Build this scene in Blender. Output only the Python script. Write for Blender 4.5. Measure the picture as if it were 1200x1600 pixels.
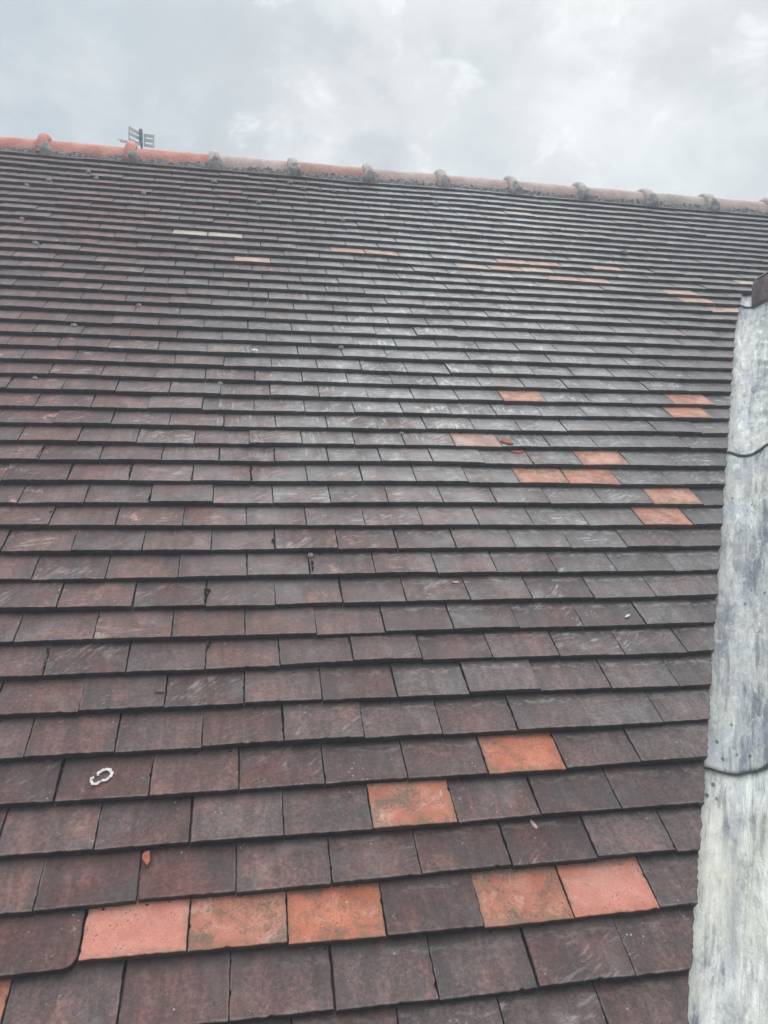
import bpy, math, random
import numpy as np
from mathutils import Vector, Matrix, noise as mn

for o in list(bpy.data.objects): bpy.data.objects.remove(o)
C = bpy.context.scene.collection
S = bpy.context.scene

# ------------------------------------------------------------------ frame of reference
PITCH = math.radians(45.0)
cP, sP = math.cos(PITCH), math.sin(PITCH)
H = 4.5                                   # height of the roof plane origin above the ground
B = np.array([[1,0,0],[0,cP,-sP],[0,sP,cP]])   # columns: along the courses, up the slope, out of the slope
def W3(u, v, n=0.0):
    p = B @ np.array([u, v, n]); return Vector((p[0], p[1], p[2] + H))
def to_plane(p):                          # world -> roof plane coordinates
    q = B.T @ np.array([p[0], p[1], p[2]-H]); return (q[0], q[1], q[2])

# ------------------------------------------------------------------ camera
cam_d = bpy.data.cameras.new('camera'); cam = bpy.data.objects.new('camera', cam_d); C.objects.link(cam)
cam_d.sensor_fit = 'VERTICAL'; cam_d.sensor_height = 36; cam_d.lens = 27.0
cam_d.clip_start = 0.02; cam_d.clip_end = 5000
Rm = np.array([[0.98463628,-0.13565198,0.10995424],[-0.0014485,-0.63600851,-0.77168068],[0.17461185,0.75966553,-0.62643354]])
camp = np.array([0.45209391,-0.43783854,1.38057844])
rx, uy, bz = B@Rm[0], B@(-Rm[1]), B@(-Rm[2])
M = Matrix(((rx[0],uy[0],bz[0],0),(rx[1],uy[1],bz[1],0),(rx[2],uy[2],bz[2],0),(0,0,0,1)))
M.translation = W3(*camp)
cam.matrix_world = M
S.camera = cam
S.render.resolution_x, S.render.resolution_y = 768, 1024

# ------------------------------------------------------------------ world, sun, exposure
SUN_EL, SUN_AZ = math.radians(52), math.radians(35)      # azimuth measured from +Y towards +X
w = bpy.data.worlds.new('World'); S.world = w; w.use_nodes = True
nt = w.node_tree; nt.nodes.clear()
class NT:
    def __init__(s, tree): s.t = tree; s.n = tree.nodes; s.l = tree.links
    def _in(s, sock, v):
        if hasattr(v, 'is_linked') or isinstance(v, bpy.types.NodeSocket): s.l.new(v, sock)
        elif v is not None:
            if isinstance(v, (tuple, list)) and len(v) == 3 and sock.type == 'RGBA': v = (*v, 1)
            sock.default_value = v
    def math(s, op, a, b=None, c=None, clamp=False):
        n = s.n.new('ShaderNodeMath'); n.operation = op; n.use_clamp = clamp
        s._in(n.inputs[0], a)
        if b is not None: s._in(n.inputs[1], b)
        if c is not None: s._in(n.inputs[2], c)
        return n.outputs[0]
    def vmath(s, op, a, b=None):
        n = s.n.new('ShaderNodeVectorMath'); n.operation = op
        s._in(n.inputs[0], a)
        if b is not None: s._in(n.inputs[1], b)
        return n.outputs[0]
    def scalev(s, a, v): return s.vmath('MULTIPLY', a, v)
    def mix(s, f, a, b, mode='MIX'):
        n = s.n.new('ShaderNodeMix'); n.data_type = 'RGBA'; n.blend_type = mode
        s._in(n.inputs[0], f); s._in(n.inputs[6], a); s._in(n.inputs[7], b); return n.outputs[2]
    def noise(s, vec, scale=5, detail=4, rough=.5, dist=0, out=0):
        n = s.n.new('ShaderNodeTexNoise'); s._in(n.inputs['Vector'], vec)
        n.inputs['Scale'].default_value = scale; n.inputs['Detail'].default_value = detail
        n.inputs['Roughness'].default_value = rough; n.inputs['Distortion'].default_value = dist
        return n.outputs[out]
    def voro(s, vec, scale=50, feature='F1', out='Distance', rnd=1):
        n = s.n.new('ShaderNodeTexVoronoi'); n.feature = feature; s._in(n.inputs['Vector'], vec)
        n.inputs['Scale'].default_value = scale; n.inputs['Randomness'].default_value = rnd
        return n.outputs[out]
    def step(s, x, lo, hi, a=0.0, b=1.0):                # smooth map
        n = s.n.new('ShaderNodeMapRange'); n.interpolation_type = 'SMOOTHSTEP'
        s._in(n.inputs[0], x)
        for i, v in ((1,lo),(2,hi),(3,a),(4,b)): n.inputs[i].default_value = v
        return n.outputs[0]
    def sep(s, v):
        n = s.n.new('ShaderNodeSeparateXYZ'); s._in(n.inputs[0], v); return n.outputs
    def comb(s, x, y, z):
        n = s.n.new('ShaderNodeCombineXYZ')
        for i, v in enumerate((x,y,z)): s._in(n.inputs[i], v)
        return n.outputs[0]
    def mul(s, a, b): return s.math('MULTIPLY', a, b)
    def add(s, a, b): return s.math('ADD', a, b)

T = NT(nt)
sky = nt.nodes.new('ShaderNodeTexSky'); sky.sky_type = 'NISHITA'; sky.sun_disc = False
sky.sun_elevation = SUN_EL; sky.sun_rotation = SUN_AZ; sky.air_density = 1.0; sky.dust_density = 3.0
tc = nt.nodes.new('ShaderNodeTexCoord'); D = tc.outputs['Generated']
dx, dy, dz = T.sep(D)
dd = T.math('ADD', T.math('MAXIMUM', dz, -0.05), 0.55)
cl = T.comb(T.math('DIVIDE', dx, dd), T.math('DIVIDE', dy, dd), 0.0)      # cloud layer coordinates
n1 = T.noise(cl, 1.6, 3, .55, .3)
n2 = T.noise(T.vmath('ADD', cl, (3.1, 1.7, 0.4)), 6.0, 6, .58, .3)
n3 = T.noise(T.vmath('ADD', cl, (7.7, 2.2, 5.4)), 15.0, 6, .62, .3)
grad = T.step(dx, -0.40, 0.62)                         # thinner, brighter cloud towards +X
dens = T.add(T.add(T.mul(n1, .45), T.mul(n2, .5)), T.mul(grad, .2))
dens = T.add(dens, T.mul(n3, .24))
dens = T.math('SUBTRACT', dens, .04)
c = T.mix(T.step(dens, .50, .70), (.48,.54,.595), (.66,.69,.70))
c = T.mix(T.mul(T.step(T.noise(T.vmath('ADD', cl, (1.1,8.2,3.3)), 5.0, 6, .6, .5), .47, .62), .60), c, (.475,.52,.545))
c = T.mix(T.mul(T.step(dens, .69, .83), .75), c, (.84,.865,.87))
c = T.mix(T.mul(T.step(n3, .56, .70), T.mul(T.step(dens, .60, .74), .55)), c, (.92,.94,.94))
c = T.mix(T.mul(T.step(n1, .56, .40), .35), c, (.58,.655,.66))
up = T.step(dz, .60, .98, 1.0, 4.6)                    # overcast is brighter overhead; boosted above the view to keep the roof lit
lo = T.step(dz, -.25, -.02, .25, 1.0)
c = T.mix(1.0, c, T.comb(up, up, up), 'MULTIPLY')
c = T.mix(1.0, c, T.comb(lo, lo, lo), 'MULTIPLY')
skyc = T.mix(1.0, sky.outputs[0], (.10,.10,.10), 'MULTIPLY')
fin = T.mix(.93, skyc, c)
bg = nt.nodes.new('ShaderNodeBackground'); T._in(bg.inputs[0], fin); bg.inputs[1].default_value = 1.07
wo = nt.nodes.new('ShaderNodeOutputWorld'); nt.links.new(bg.outputs[0], wo.inputs[0])

sd = bpy.data.lights.new('sun', 'SUN'); sd.energy = 0.9; sd.angle = math.radians(18); sd.color = (1, .97, .93)
so = bpy.data.objects.new('sun', sd); C.objects.link(so)
sv = Vector((math.cos(SUN_EL)*math.sin(SUN_AZ), math.cos(SUN_EL)*math.cos(SUN_AZ), math.sin(SUN_EL)))
so.rotation_euler = sv.to_track_quat('Z', 'Y').to_euler(); so.location = (0, 0, 20)

S.view_settings.view_transform = 'Standard'; S.view_settings.look = 'None'
S.view_settings.exposure = 0.20; S.view_settings.gamma = 1.0; S.view_settings.use_curve_mapping = False

# ------------------------------------------------------------------ materials
def newmat(name):
    m = bpy.data.materials.new(name); m.use_nodes = True; m.node_tree.nodes.clear()
    t = NT(m.node_tree)
    b = t.n.new('ShaderNodeBsdfPrincipled'); o = t.n.new('ShaderNodeOutputMaterial')
    t.l.new(b.outputs[0], o.inputs[0])
    tc = t.n.new('ShaderNodeTexCoord')
    return m, t, b, tc
def bump(t, b, h, dist, strength=1.0):
    n = t.n.new('ShaderNodeBump'); n.inputs['Distance'].default_value = dist; n.inputs['Strength'].default_value = strength
    t._in(n.inputs['Height'], h); t.l.new(n.outputs[0], b.inputs['Normal'])
def tile_inputs(t, tc):
    a = t.n.new('ShaderNodeAttribute'); a.attribute_name = 'tint'
    r1, r2, edge = t.sep(a.outputs['Vector'])
    P = tc.outputs['Object']
    off = t.comb(t.mul(r1, 37.0), t.mul(r2, 23.0), t.mul(r1, 11.0))
    Q = t.vmath('ADD', P, off)
    ux, uy, _ = t.sep(tc.outputs['UV'])
    return P, Q, r1, r2, edge, ux, uy

def mat_dark_tile():
    m, t, b, tc = newmat('weathered_dark_clay')
    P, Q, r1, r2, edge, ux, uy = tile_inputs(t, tc)
    px, py, pz = t.sep(P)
    big = t.noise(P, 2.3, 3, .55)
    med = t.noise(Q, 11, 5, .6)
    fine = t.noise(Q, 55, 6, .65)
    vf = t.noise(Q, 420, 3, .7)
    # reddish brown <-> plum <-> grey: tiles fired and weathered differently
    base = t.mix(t.step(t.add(t.mul(med,.7), t.mul(r1,.3)), .32, .66), (.070,.031,.029), (.150,.055,.046))
    base = t.mix(t.step(t.add(t.mul(r2,.5), t.mul(fine,.5)), .35, .75), base, t.mix(med, (.078,.045,.045), (.132,.072,.062)))
    # greyer towards the valley and higher up the slope
    gpos = t.add(t.mul(t.math('SUBTRACT', px, t.mul(py, .22)), .50), t.mul(t.step(py, 1.1, 2.5), .62))
    gf = t.step(t.add(t.add(gpos, t.mul(t.math('SUBTRACT', big, .5), .9)), t.mul(t.math('SUBTRACT', r1, .5), .34)), .18, .86)
    gf = t.mul(gf, t.step(py, -.1, 1.0, .40, .92))
    grey = t.mix(med, (.076,.069,.068), (.138,.126,.123))
    base = t.mix(gf, base, grey)
    # fire marks: dark clouds inside a tile
    base = t.mix(t.mul(t.step(t.noise(Q, 8.5, 4, .6, .4), .48, .66), .62), base, (.060,.047,.046))
    base = t.mix(t.mul(t.step(t.noise(t.vmath('ADD', Q, (9,2,4)), 10, 4, .6, .5), .52, .70), t.mul(t.math('SUBTRACT', 1.0, gf), .55)), base, (.215,.098,.078))
    ms = t.step(t.noise(Q, 130, 4, .7), .35, .68, .70, 1.34); base = t.mix(1.0, base, t.comb(ms, ms, ms), 'MULTIPLY')
    val = t.math('ADD', .80, t.mul(r2, .42))
    base = t.mix(1.0, base, t.comb(val, val, val), 'MULTIPLY')
    # run-off marks down the slope
    rn = t.noise(t.scalev(Q, (5.0, .9, 1)), 9, 5, .62, .5); rv = t.step(rn, .36, .64, .78, 1.20)
    base = t.mix(1.0, base, t.comb(rv, rv, rv), 'MULTIPLY')
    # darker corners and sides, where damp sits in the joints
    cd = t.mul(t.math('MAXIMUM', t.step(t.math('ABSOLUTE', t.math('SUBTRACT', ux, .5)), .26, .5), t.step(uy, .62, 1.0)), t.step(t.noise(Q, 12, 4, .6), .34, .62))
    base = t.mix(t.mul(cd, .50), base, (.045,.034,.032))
    # grain
    g = t.step(vf, .3, .7, .78, 1.22); base = t.mix(1.0, base, t.comb(g, g, g), 'MULTIPLY')
    # soft pale streaks: brushed algae and scuffs, run in different directions per tile
    ang = t.add(-.9, t.mul(r1, .9))
    rot = t.n.new('ShaderNodeVectorRotate'); rot.rotation_type = 'Z_AXIS'
    t._in(rot.inputs['Vector'], Q); t._in(rot.inputs['Angle'], ang)
    stv = t.scalev(rot.outputs[0], (1.0, 5.5, 1.0))
    st = t.noise(stv, 20, 6, .66, .8)
    mid = t.mul(t.step(py, .5, 1.7), t.step(t.math('ABSOLUTE', t.math('SUBTRACT', px, t.add(.55, t.mul(py,.28)))), 1.25, .1))
    region = t.add(t.mul(mid, .9), t.step(t.noise(P, 1.7, 2, .5), .46, .66))
    patch = t.step(t.noise(Q, 15, 4, .6, .6), .46, .62)
    f = t.mul(t.mul(t.step(st, .47, .66), patch), t.mul(t.math('ADD', t.add(.06, t.mul(t.mul(t.step(py, .65, 1.2), t.step(py, 2.9, 2.0)), .34)), t.mul(region, .80)), t.math('MAXIMUM', t.mul(mid, .9), t.step(t.math('FRACT', t.mul(r2, 5.3)), .30, .62))))
    sheen = t.mul(mid, t.step(t.add(t.mul(t.noise(P, 3.2, 5, .6, .5), .55), t.mul(t.noise(t.scalev(P, (1,.35,1)), 9, 5, .65), .45)), .38, .60))
    base = t.mix(t.mul(sheen, .58), base, (.31,.30,.29))  # broad milky sheen painted into the colour of the middle roof
    base = t.mix(t.math('MINIMUM', f, .8), base, t.mix(gf, (.40,.33,.30), (.48,.48,.46)))
    # comb-like white smears and drips in the upper middle
    cmb = t.noise(t.scalev(Q, (7.0, 1.0, 1)), 14, 4, .6, .5)
    cm = t.mul(t.mul(t.step(cmb, .52, .62), t.step(t.noise(Q, 8, 4, .6), .50, .62)), t.mul(mid, t.step(py, 1.2, 1.9)))
    base = t.mix(t.mul(cm, .75), base, (.56,.56,.54))
    # milky bloom
    base = t.mix(t.mul(t.mul(t.step(t.noise(Q, 7, 4, .65, 1.0), .52, .74), t.add(.22, t.mul(mid, .75))), .8), base, (.30,.285,.275))
    # pink spalled patches where the skin of the tile has gone, mostly left and mid roof
    pk = t.mul(t.step(t.noise(Q, 13, 6, .76, .4), .615, .665), t.step(py, .45, 1.4))
    pk = t.mul(pk, t.step(t.add(px, t.mul(r2, .9)), 1.6, .5))
    base = t.mix(t.mul(pk, .8), base, (.47,.235,.19))
    # warm underlying clay showing in some low tiles
    wm = t.mul(t.step(t.noise(Q, 9, 4, .6, .3), .58, .72), t.step(t.math('FRACT', t.mul(r1, 7.3)), .6, .8))
    base = t.mix(t.mul(wm, .42), base, (.31,.125,.085))
    # mineral line just below the tail of the tile above
    ln = t.mul(t.step(uy, .66, .80), t.step(uy, .93, .86))
    ln = t.mul(t.mul(ln, t.step(t.noise(t.scalev(Q, (1,2.4,1)), 38, 5, .7), .47, .62)), t.step(t.add(px, t.mul(py, -.35)), .10, .75))
    base = t.mix(t.mul(t.mul(ln, t.step(py, .35, .75, .35, 1.0)), .55), base, (.40,.38,.33))
    # darker band near the top of the exposure
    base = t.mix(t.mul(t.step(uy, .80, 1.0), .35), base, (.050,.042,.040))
    # fine scratches
    sv = t.scalev(rot.outputs[0], (1.0, 2.2, 1.0)); ns = t.noise(sv, 24, 2, .5, 1.2)
    sc = t.mul(t.step(t.math('ABSOLUTE', t.math('SUBTRACT', ns, .5)), .010, .003), t.step(t.noise(Q, 21, 3, .6), .57, .66))
    base = t.mix(t.mul(sc, .5), base, (.42,.37,.34))
    # tiny white lichen spots
    sp = t.mul(t.step(t.voro(Q, 75), .17, .08), t.step(t.noise(Q, 13, 3, .5), .56, .70))
    base = t.mix(t.mul(sp, .75), base, (.52,.50,.45))
    ds = t.mul(t.step(t.voro(t.vmath('ADD', Q, (5,5,5)), 95), .18, .08), t.step(t.noise(Q, 16, 3, .5), .54, .66))
    base = t.mix(t.mul(ds, .6), base, (.03,.027,.025))
    # the worn rim
    rim = t.math('MAXIMUM', t.step(t.math('ABSOLUTE', t.math('SUBTRACT', ux, .5)), .470, .497), t.step(uy, .055, .012))
    base = t.mix(t.mul(t.mul(rim, t.step(fine, .40, .62)), .35), base, (.34,.29,.26))
    # shade of the downward tail faces painted into the colour, with dirt and algae
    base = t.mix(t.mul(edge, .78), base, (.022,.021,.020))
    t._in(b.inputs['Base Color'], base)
    t._in(b.inputs['Roughness'], t.add(.50, t.mul(med, .32)))
    b.inputs['Specular IOR Level'].default_value = .42
    bump(t, b, t.add(t.add(t.mul(vf, .25), t.mul(fine, .9)), t.mul(med, 1.3)), .0016, .8)
    return m

def mat_orange_tile(name, colA, colB, dirt=.4, pale=.3):
    m, t, b, tc = newmat(name)
    P, Q, r1, r2, edge, ux, uy = tile_inputs(t, tc)
    med = t.noise(Q, 13, 5, .6, .4); fine = t.noise(Q, 60, 6, .68); vf = t.noise(Q, 420, 3, .7)
    base = t.mix(t.step(med, .35, .65), colA, colB)
    g = t.step(vf, .3, .7, .84, 1.16); base = t.mix(1.0, base, t.comb(g, g, g), 'MULTIPLY')
    df = t.mul(t.step(t.add(t.mul(t.noise(Q, 15, 6, .78, .2), .62), t.mul(t.noise(Q, 170, 5, .75), .38)), .45, .60), dirt)
    base = t.mix(df, base, (.17,.115,.08))
    base = t.mix(t.mul(t.step(t.noise(t.vmath('ADD', Q, (3,1,2)), 18, 6, .7, .6), .54, .70), pale), base, (.60,.42,.35))
    ed = t.math('MAXIMUM', t.step(t.math('ABSOLUTE', t.math('SUBTRACT', ux, .5)), .40, .5), t.math('MAXIMUM', t.step(uy, .20, .0), t.step(uy, .85, 1.0)))
    ed = t.mul(ed, t.step(t.add(fine, t.mul(med, .6)), .62, .98))
    base = t.mix(t.mul(ed, .75), base, (.20,.145,.105))
    sp = t.mul(t.step(t.voro(Q, 130), .26, .12), t.step(t.noise(Q, 26, 3, .5), .46, .60))
    base = t.mix(t.mul(sp, .75), base, (.07,.045,.035))
    base = t.mix(t.mul(edge, .80), base, (.05,.035,.03))  # tail and side faces darkened: painted shade together with dirt
    t._in(b.inputs['Base Color'], base); b.inputs['Roughness'].default_value = .78
    b.inputs['Specular IOR Level'].default_value = .3
    bump(t, b, t.add(t.mul(vf, .4), fine), .0016, .8)
    return m

def mat_simple(name, a, bcol, scale=20, rough=.8, bd=.002, bscale=60, spec=.3, contrast=(.35,.65)):
    m, t, b, tc = newmat(name)
    P = tc.outputs['Object']
    f = t.noise(P, scale, 5, .65, .3)
    col = t.mix(t.step(f, *contrast), a, bcol)
    vf = t.noise(P, scale*12, 3, .7); g = t.step(vf, .3, .7, .82, 1.18)
    col = t.mix(1.0, col, t.comb(g, g, g), 'MULTIPLY')
    t._in(b.inputs['Base Color'], col); b.inputs['Roughness'].default_value = rough
    b.inputs['Specular IOR Level'].default_value = spec
    bump(t, b, t.noise(P, bscale, 5, .7), bd, .9)
    return m

def mat_lead(name, warm, bright):
    m, t, b, tc = newmat(name)
    P = tc.outputs['Object']; s_, c_, _ = t.sep(tc.outputs['UV'])   # metres along / across the valley
    uv = t.comb(s_, c_, t.mul(warm, 9.0))
    n1 = t.noise(t.scalev(uv, (1.0, 3.0, 1)), 2.6, 6, .62, .5)
    n2 = t.noise(t.scalev(uv, (1.0, 2.6, 1)), 11, 6, .66, .35)
    n3 = t.noise(t.scalev(uv, (.7, 6.5, 1)), 6, 6, .62, .25)
    n4 = t.noise(t.scalev(uv, (1, 1.3, 1)), 34, 6, .68, .3)
    f = t.add(t.mul(n1, .50), t.add(t.mul(n2, .30), t.mul(n3, .35)))
    sh = .05*bright
    col = t.mix(t.step(f, .535-sh, .625-sh), (.19,.195,.215), (.60*bright, .595*bright, .555*bright))
    col = t.mix(t.mul(t.step(f, .63-sh, .72-sh), .9), col, (.86*bright, .85*bright, .78*bright))
    col = t.mix(t.mul(t.step(t.noise(uv, 6, 4, .55, .8), .52, .66), .50), col, (.33,.345,.42))
    col = t.mix(t.mul(t.step(t.noise(t.vmath('ADD', uv, (4,4,4)), 4, 4, .6), .50, .64), .20+.45*warm), col, (.68,.64,.52))
    dsm = t.step(t.noise(t.vmath('ADD', t.scalev(uv, (1, 5.5, 1)), (8,1,2)), 4.5, 6, .66, .3), .53, .66)
    col = t.mix(t.mul(dsm, .62), col, (.17,.175,.20))
    dent = t.step(t.noise(t.vmath('ADD', t.scalev(uv, (1, 1.8, 1)), (2,6,2)), 26, 5, .66, .4), .56, .67)
    col = t.mix(t.mul(dent, .45), col, (.26,.265,.29))
    lt = t.step(n4, .56, .68); col = t.mix(t.mul(lt, .40), col, (.84,.84,.81))
    edg = t.mul(t.step(c_, -.060, -.095), t.step(n4, .36, .56)); col = t.mix(t.mul(edg, .7), col, (.82,.80,.74))
    gv = t.mul(t.step(t.math('ABSOLUTE', t.add(c_, t.mul(t.math('SUBTRACT', n1, .5), .03))), .030, .0), t.step(n2, .38, .58)); col = t.mix(t.mul(gv, .55), col, (.20,.205,.235))
    dk = t.mul(t.step(t.voro(t.scalev(uv, (1,1.3,1)), 26), .20, .10), t.step(t.noise(uv, 6, 3, .5), .50, .62))
    col = t.mix(t.mul(dk, .85), col, (.07,.065,.065))
    t._in(b.inputs['Base Color'], col); t._in(b.inputs['Roughness'], t.add(.42, t.mul(n2, .25)))
    b.inputs['Metallic'].default_value = .08; b.inputs['Specular IOR Level'].default_value = .5
    bump(t, b, t.add(t.add(t.mul(n2, 1.0), t.mul(n4, .35)), t.mul(n3, .6)), .010, .9)
    return m

MD = mat_dark_tile()
MO = {
 'orange': mat_orange_tile('orange_clay', (.46,.128,.070), (.57,.20,.12), .75, .40),
 'mottled': mat_orange_tile('mottled_orange_clay', (.42,.145,.09), (.53,.22,.15), 1.0, .8),
 'pink': mat_orange_tile('smooth_pink_clay', (.56,.20,.145), (.64,.28,.215), .18, .30),
 'rose': mat_orange_tile('rose_clay', (.50,.20,.14), (.58,.31,.235), .75, .6),
 'salmon': mat_orange_tile('faded_salmon_clay', (.45,.275,.225), (.53,.37,.32), .5, .55),
 'cream': mat_orange_tile('faded_cream_clay', (.45,.37,.32), (.52,.44,.39), .45, .5)}
M_mortar = mat_simple('dark_mortar', (.10,.09,.095), (.36,.33,.32), 55, .95, .006, 120)
M_lump = mat_simple('grey_mortar', (.21,.19,.19), (.40,.37,.355), 30, .95, .004, 90)
M_ridge_red = mat_simple('red_ridge_clay', (.50,.185,.145), (.62,.29,.23), 9, .8, .001, 90)
M_ridge_pink = mat_simple('faded_ridge_clay', (.44,.31,.28), (.56,.43,.39), 8, .85, .0015, 90)
M_ridge_buff = mat_simple('buff_ridge_clay', (.36,.31,.28), (.48,.42,.36), 8, .85, .0015, 90)
M_collar_grey = mat_simple('lichened_collar', (.42,.37,.34), (.58,.51,.46), 26, .9, .003, 90)
M_ridge_brown = mat_simple('brown_ridge_clay', (.115,.085,.082), (.25,.17,.165), 14, .75, .0015, 90, contrast=(.42,.66))
M_deck = mat_simple('dark_felt', (.02,.019,.018), (.035,.032,.03), 10, .95)
M_ground = mat_simple('trodden_ground', (.05,.05,.045), (.085,.08,.065), .8, .95, .01, 8)
M_moss = mat_simple('dark_moss', (.022,.022,.017), (.06,.052,.035), 160, 1.0, .003, 400, .1)
M_clump = mat_simple('dry_grey_moss', (.20,.19,.18), (.40,.38,.35), 90, 1.0, .003, 300, .1)
M_white = mat_simple('pale_crust', (.50,.49,.45), (.72,.70,.66), 120, .95, .001, 300, .1)
M_flake = mat_simple('pink_flake_clay', (.55,.33,.28), (.66,.46,.42), 80, .9)
M_shard = mat_simple('broken_red_clay', (.30,.075,.05), (.43,.15,.10), 60, .9, .003, 150)
M_leaf = mat_simple('dry_leaf', (.10,.075,.055), (.20,.16,.11), 60, .8, .001, 200)
M_steel = mat_simple('dull_aluminium', (.42,.44,.42), (.54,.55,.52), 40, .55, .0005, 90, .5)
M_pole = mat_simple('blue_grey_plastic', (.085,.10,.15), (.12,.14,.19), 40, .5, .0005, 90, .5)
M_lead = [mat_lead('lead_sheet_a', .6, 1.08), mat_lead('lead_sheet_b', .1, .80), mat_lead('lead_sheet_c', .2, .86), mat_lead('lead_sheet_d', .3, .95)]
M_brick = mat_simple('brick_wall', (.20,.10,.07), (.28,.16,.12), 6, .9)

# ------------------------------------------------------------------ mesh helpers
def mesh_obj(name, V, F, mat, parent=None, uv=None, tint=None, smooth=False):
    me = bpy.data.meshes.new(name); me.from_pydata([tuple(map(float, v)) for v in V], [], F)
    if uv is not None:
        lay = me.uv_layers.new(name='UVMap'); a = np.asarray(uv, dtype=np.float32)
        vi = np.empty(len(me.loops), dtype=np.int32); me.loops.foreach_get('vertex_index', vi)
        lay.data.foreach_set('uv', a[vi].ravel())
    if tint is not None:
        at = me.attributes.new('tint', 'FLOAT_COLOR', 'POINT'); a = np.ones((len(V), 4), dtype=np.float32)
        a[:, :3] = np.asarray(tint, dtype=np.float32); at.data.foreach_set('color', a.ravel())
    me.materials.append(mat)
    if smooth: me.shade_smooth()
    me.update()
    o = bpy.data.objects.new(name, me); C.objects.link(o)
    if parent is not None: o.parent = parent
    return o
def empty(name, mat=None):
    o = bpy.data.objects.new(name, None); C.objects.link(o)
    o.empty_display_size = .2
    if mat is not None: o.matrix_world = mat
    return o
def tag(o, label=None, cat=None, group=None, kind=None):
    for k, v in (('label',label),('category',cat),('group',group),('kind',kind)):
        if v: o[k] = v
    return o
def n3(x, y, z): return mn.noise(Vector((x, y, z)))

# ------------------------------------------------------------------ tiles
G = 0.0984743          # gauge (metres of each course left showing)
TW = 0.1692            # tile plus joint
TH = 0.0153            # thickness
TLEN = 0.205
VA, VB = 1.21, 0.567   # cut edge by the valley: u = VA + VB * v
def clipv(poly, fn):
    out = []
    for i in range(len(poly)):
        a, b = poly[i], poly[(i+1) % len(poly)]; fa, fb = fn(a), fn(b)
        if fa >= 0: out.append(a)
        if (fa >= 0) != (fb >= 0):
            k = fa/(fa-fb); out.append((a[0]+(b[0]-a[0])*k, a[1]+(b[1]-a[1])*k))
    return out
class Acc:
    def __init__(s): s.V=[]; s.F=[]; s.UV=[]; s.T=[]
def add_tile(acc, rnd, u0, u1, vt, dl=0.0, lift=0.0, sp=0.02, chip=.0004, cut=None, warp=None, rot=0.0, rr=(.5,.5), round_corner=None, length=TLEN):
    """one clay tile: a rough-edged slab whose tail edge stands at vt, sloping back under the course above"""
    uc = (u0+u1)/2
    g0, g1 = .0006+abs(rnd.gauss(0,.0007)), .0006+abs(rnd.gauss(0,.0007))
    poly = [(u0+g0, vt), (u1-g1, vt), (u1-g1, vt+length), (u0+g0, vt+length)]
    if round_corner: 
        r = round_corner; cx, cy = u1-g1-r, vt+r
        poly = [poly[0]] + [(cx+r*math.sin(a), cy-r*math.cos(a)) for a in np.linspace(0, math.pi/2, 7)] + poly[2:]
    cr, sr = math.cos(rot), math.sin(rot)
    poly = [(uc+(a-uc)*cr-(b-vt)*sr, vt+(a-uc)*sr+(b-vt)*cr) for a, b in poly]
    if cut: poly = clipv(poly, cut)
    if len(poly) < 3: return False
    ar = sum(poly[i][0]*poly[(i+1)%len(poly)][1]-poly[(i+1)%len(poly)][0]*poly[i][1] for i in range(len(poly)))/2
    if ar < .0012: return False
    pts = []
    cs = rnd.random()*100
    for i in range(len(poly)):
        a, b = poly[i], poly[(i+1)%len(poly)]
        L = math.hypot(b[0]-a[0], b[1]-a[1])
        hidden = min(a[1], b[1]) > vt+length*.8
        k = 1 if hidden else max(1, int(round(L/sp)))
        oncut = cut is not None and abs(cut(a)) < 1e-4 and abs(cut(b)) < 1e-4
        for j in range(k):
            q = j/k; x, y = a[0]+(b[0]-a[0])*q, a[1]+(b[1]-a[1])*q
            amp = chip*(3.0 if oncut else 1.3)
            nx, ny = (b[1]-a[1])/max(L,1e-6), -(b[0]-a[0])/max(L,1e-6)
            d = n3(x*70+cs, y*70, cs)*amp*2.2 + n3(x*260, y*260+cs, cs)*amp
            if oncut: d += rnd.uniform(-.0010, .0010)
            if not oncut and rnd.random() < .012 and sp < .012: d -= rnd.uniform(.001, .003)
            pts.append((x+nx*d, y+ny*d))
    n = len(pts)
    nor = []
    for i in range(n):
        a, b = pts[i-1], pts[(i+1)%n]; L = math.hypot(b[0]-a[0], b[1]-a[1]) or 1
        nor.append((-(b[1]-a[1])/L, (b[0]-a[0])/L))
    slope = (TH+.0003)/G
    tl = rnd.gauss(0, .0050); base = len(acc.V)
    camb = rnd.uniform(.0004, .0016)
    def hgt(x, y):
        q = (x-uc)/(TW/2)
        return lift - (y-vt)*slope + (x-uc)*tl + camb*(.5-q*q)
    bev = .0016
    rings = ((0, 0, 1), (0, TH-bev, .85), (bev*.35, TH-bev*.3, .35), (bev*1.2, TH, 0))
    for ins, z, e in rings:
        for (x, y), (nx, ny) in zip(pts, nor):
            xx, yy = x+nx*ins, y+ny*ins
            hh = hgt(xx, yy) - TH + z
            if warp: p = warp(xx, yy, hh)
            else: p = (xx, yy, hh)
            acc.V.append(p)
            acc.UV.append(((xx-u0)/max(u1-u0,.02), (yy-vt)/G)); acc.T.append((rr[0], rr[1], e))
    for k in range(3):
        for i in range(n):
            j = (i+1)%n; a = base+k*n
            acc.F.append((a+i, a+j, a+n+j, a+n+i))
    # top: quads across the tile so that the camber shows
    top = base+3*n
    acc.F.append(tuple(top+i for i in range(n)))
    acc.F.append(tuple(base+i for i in range(n-1, -1, -1)))
    return True

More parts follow.
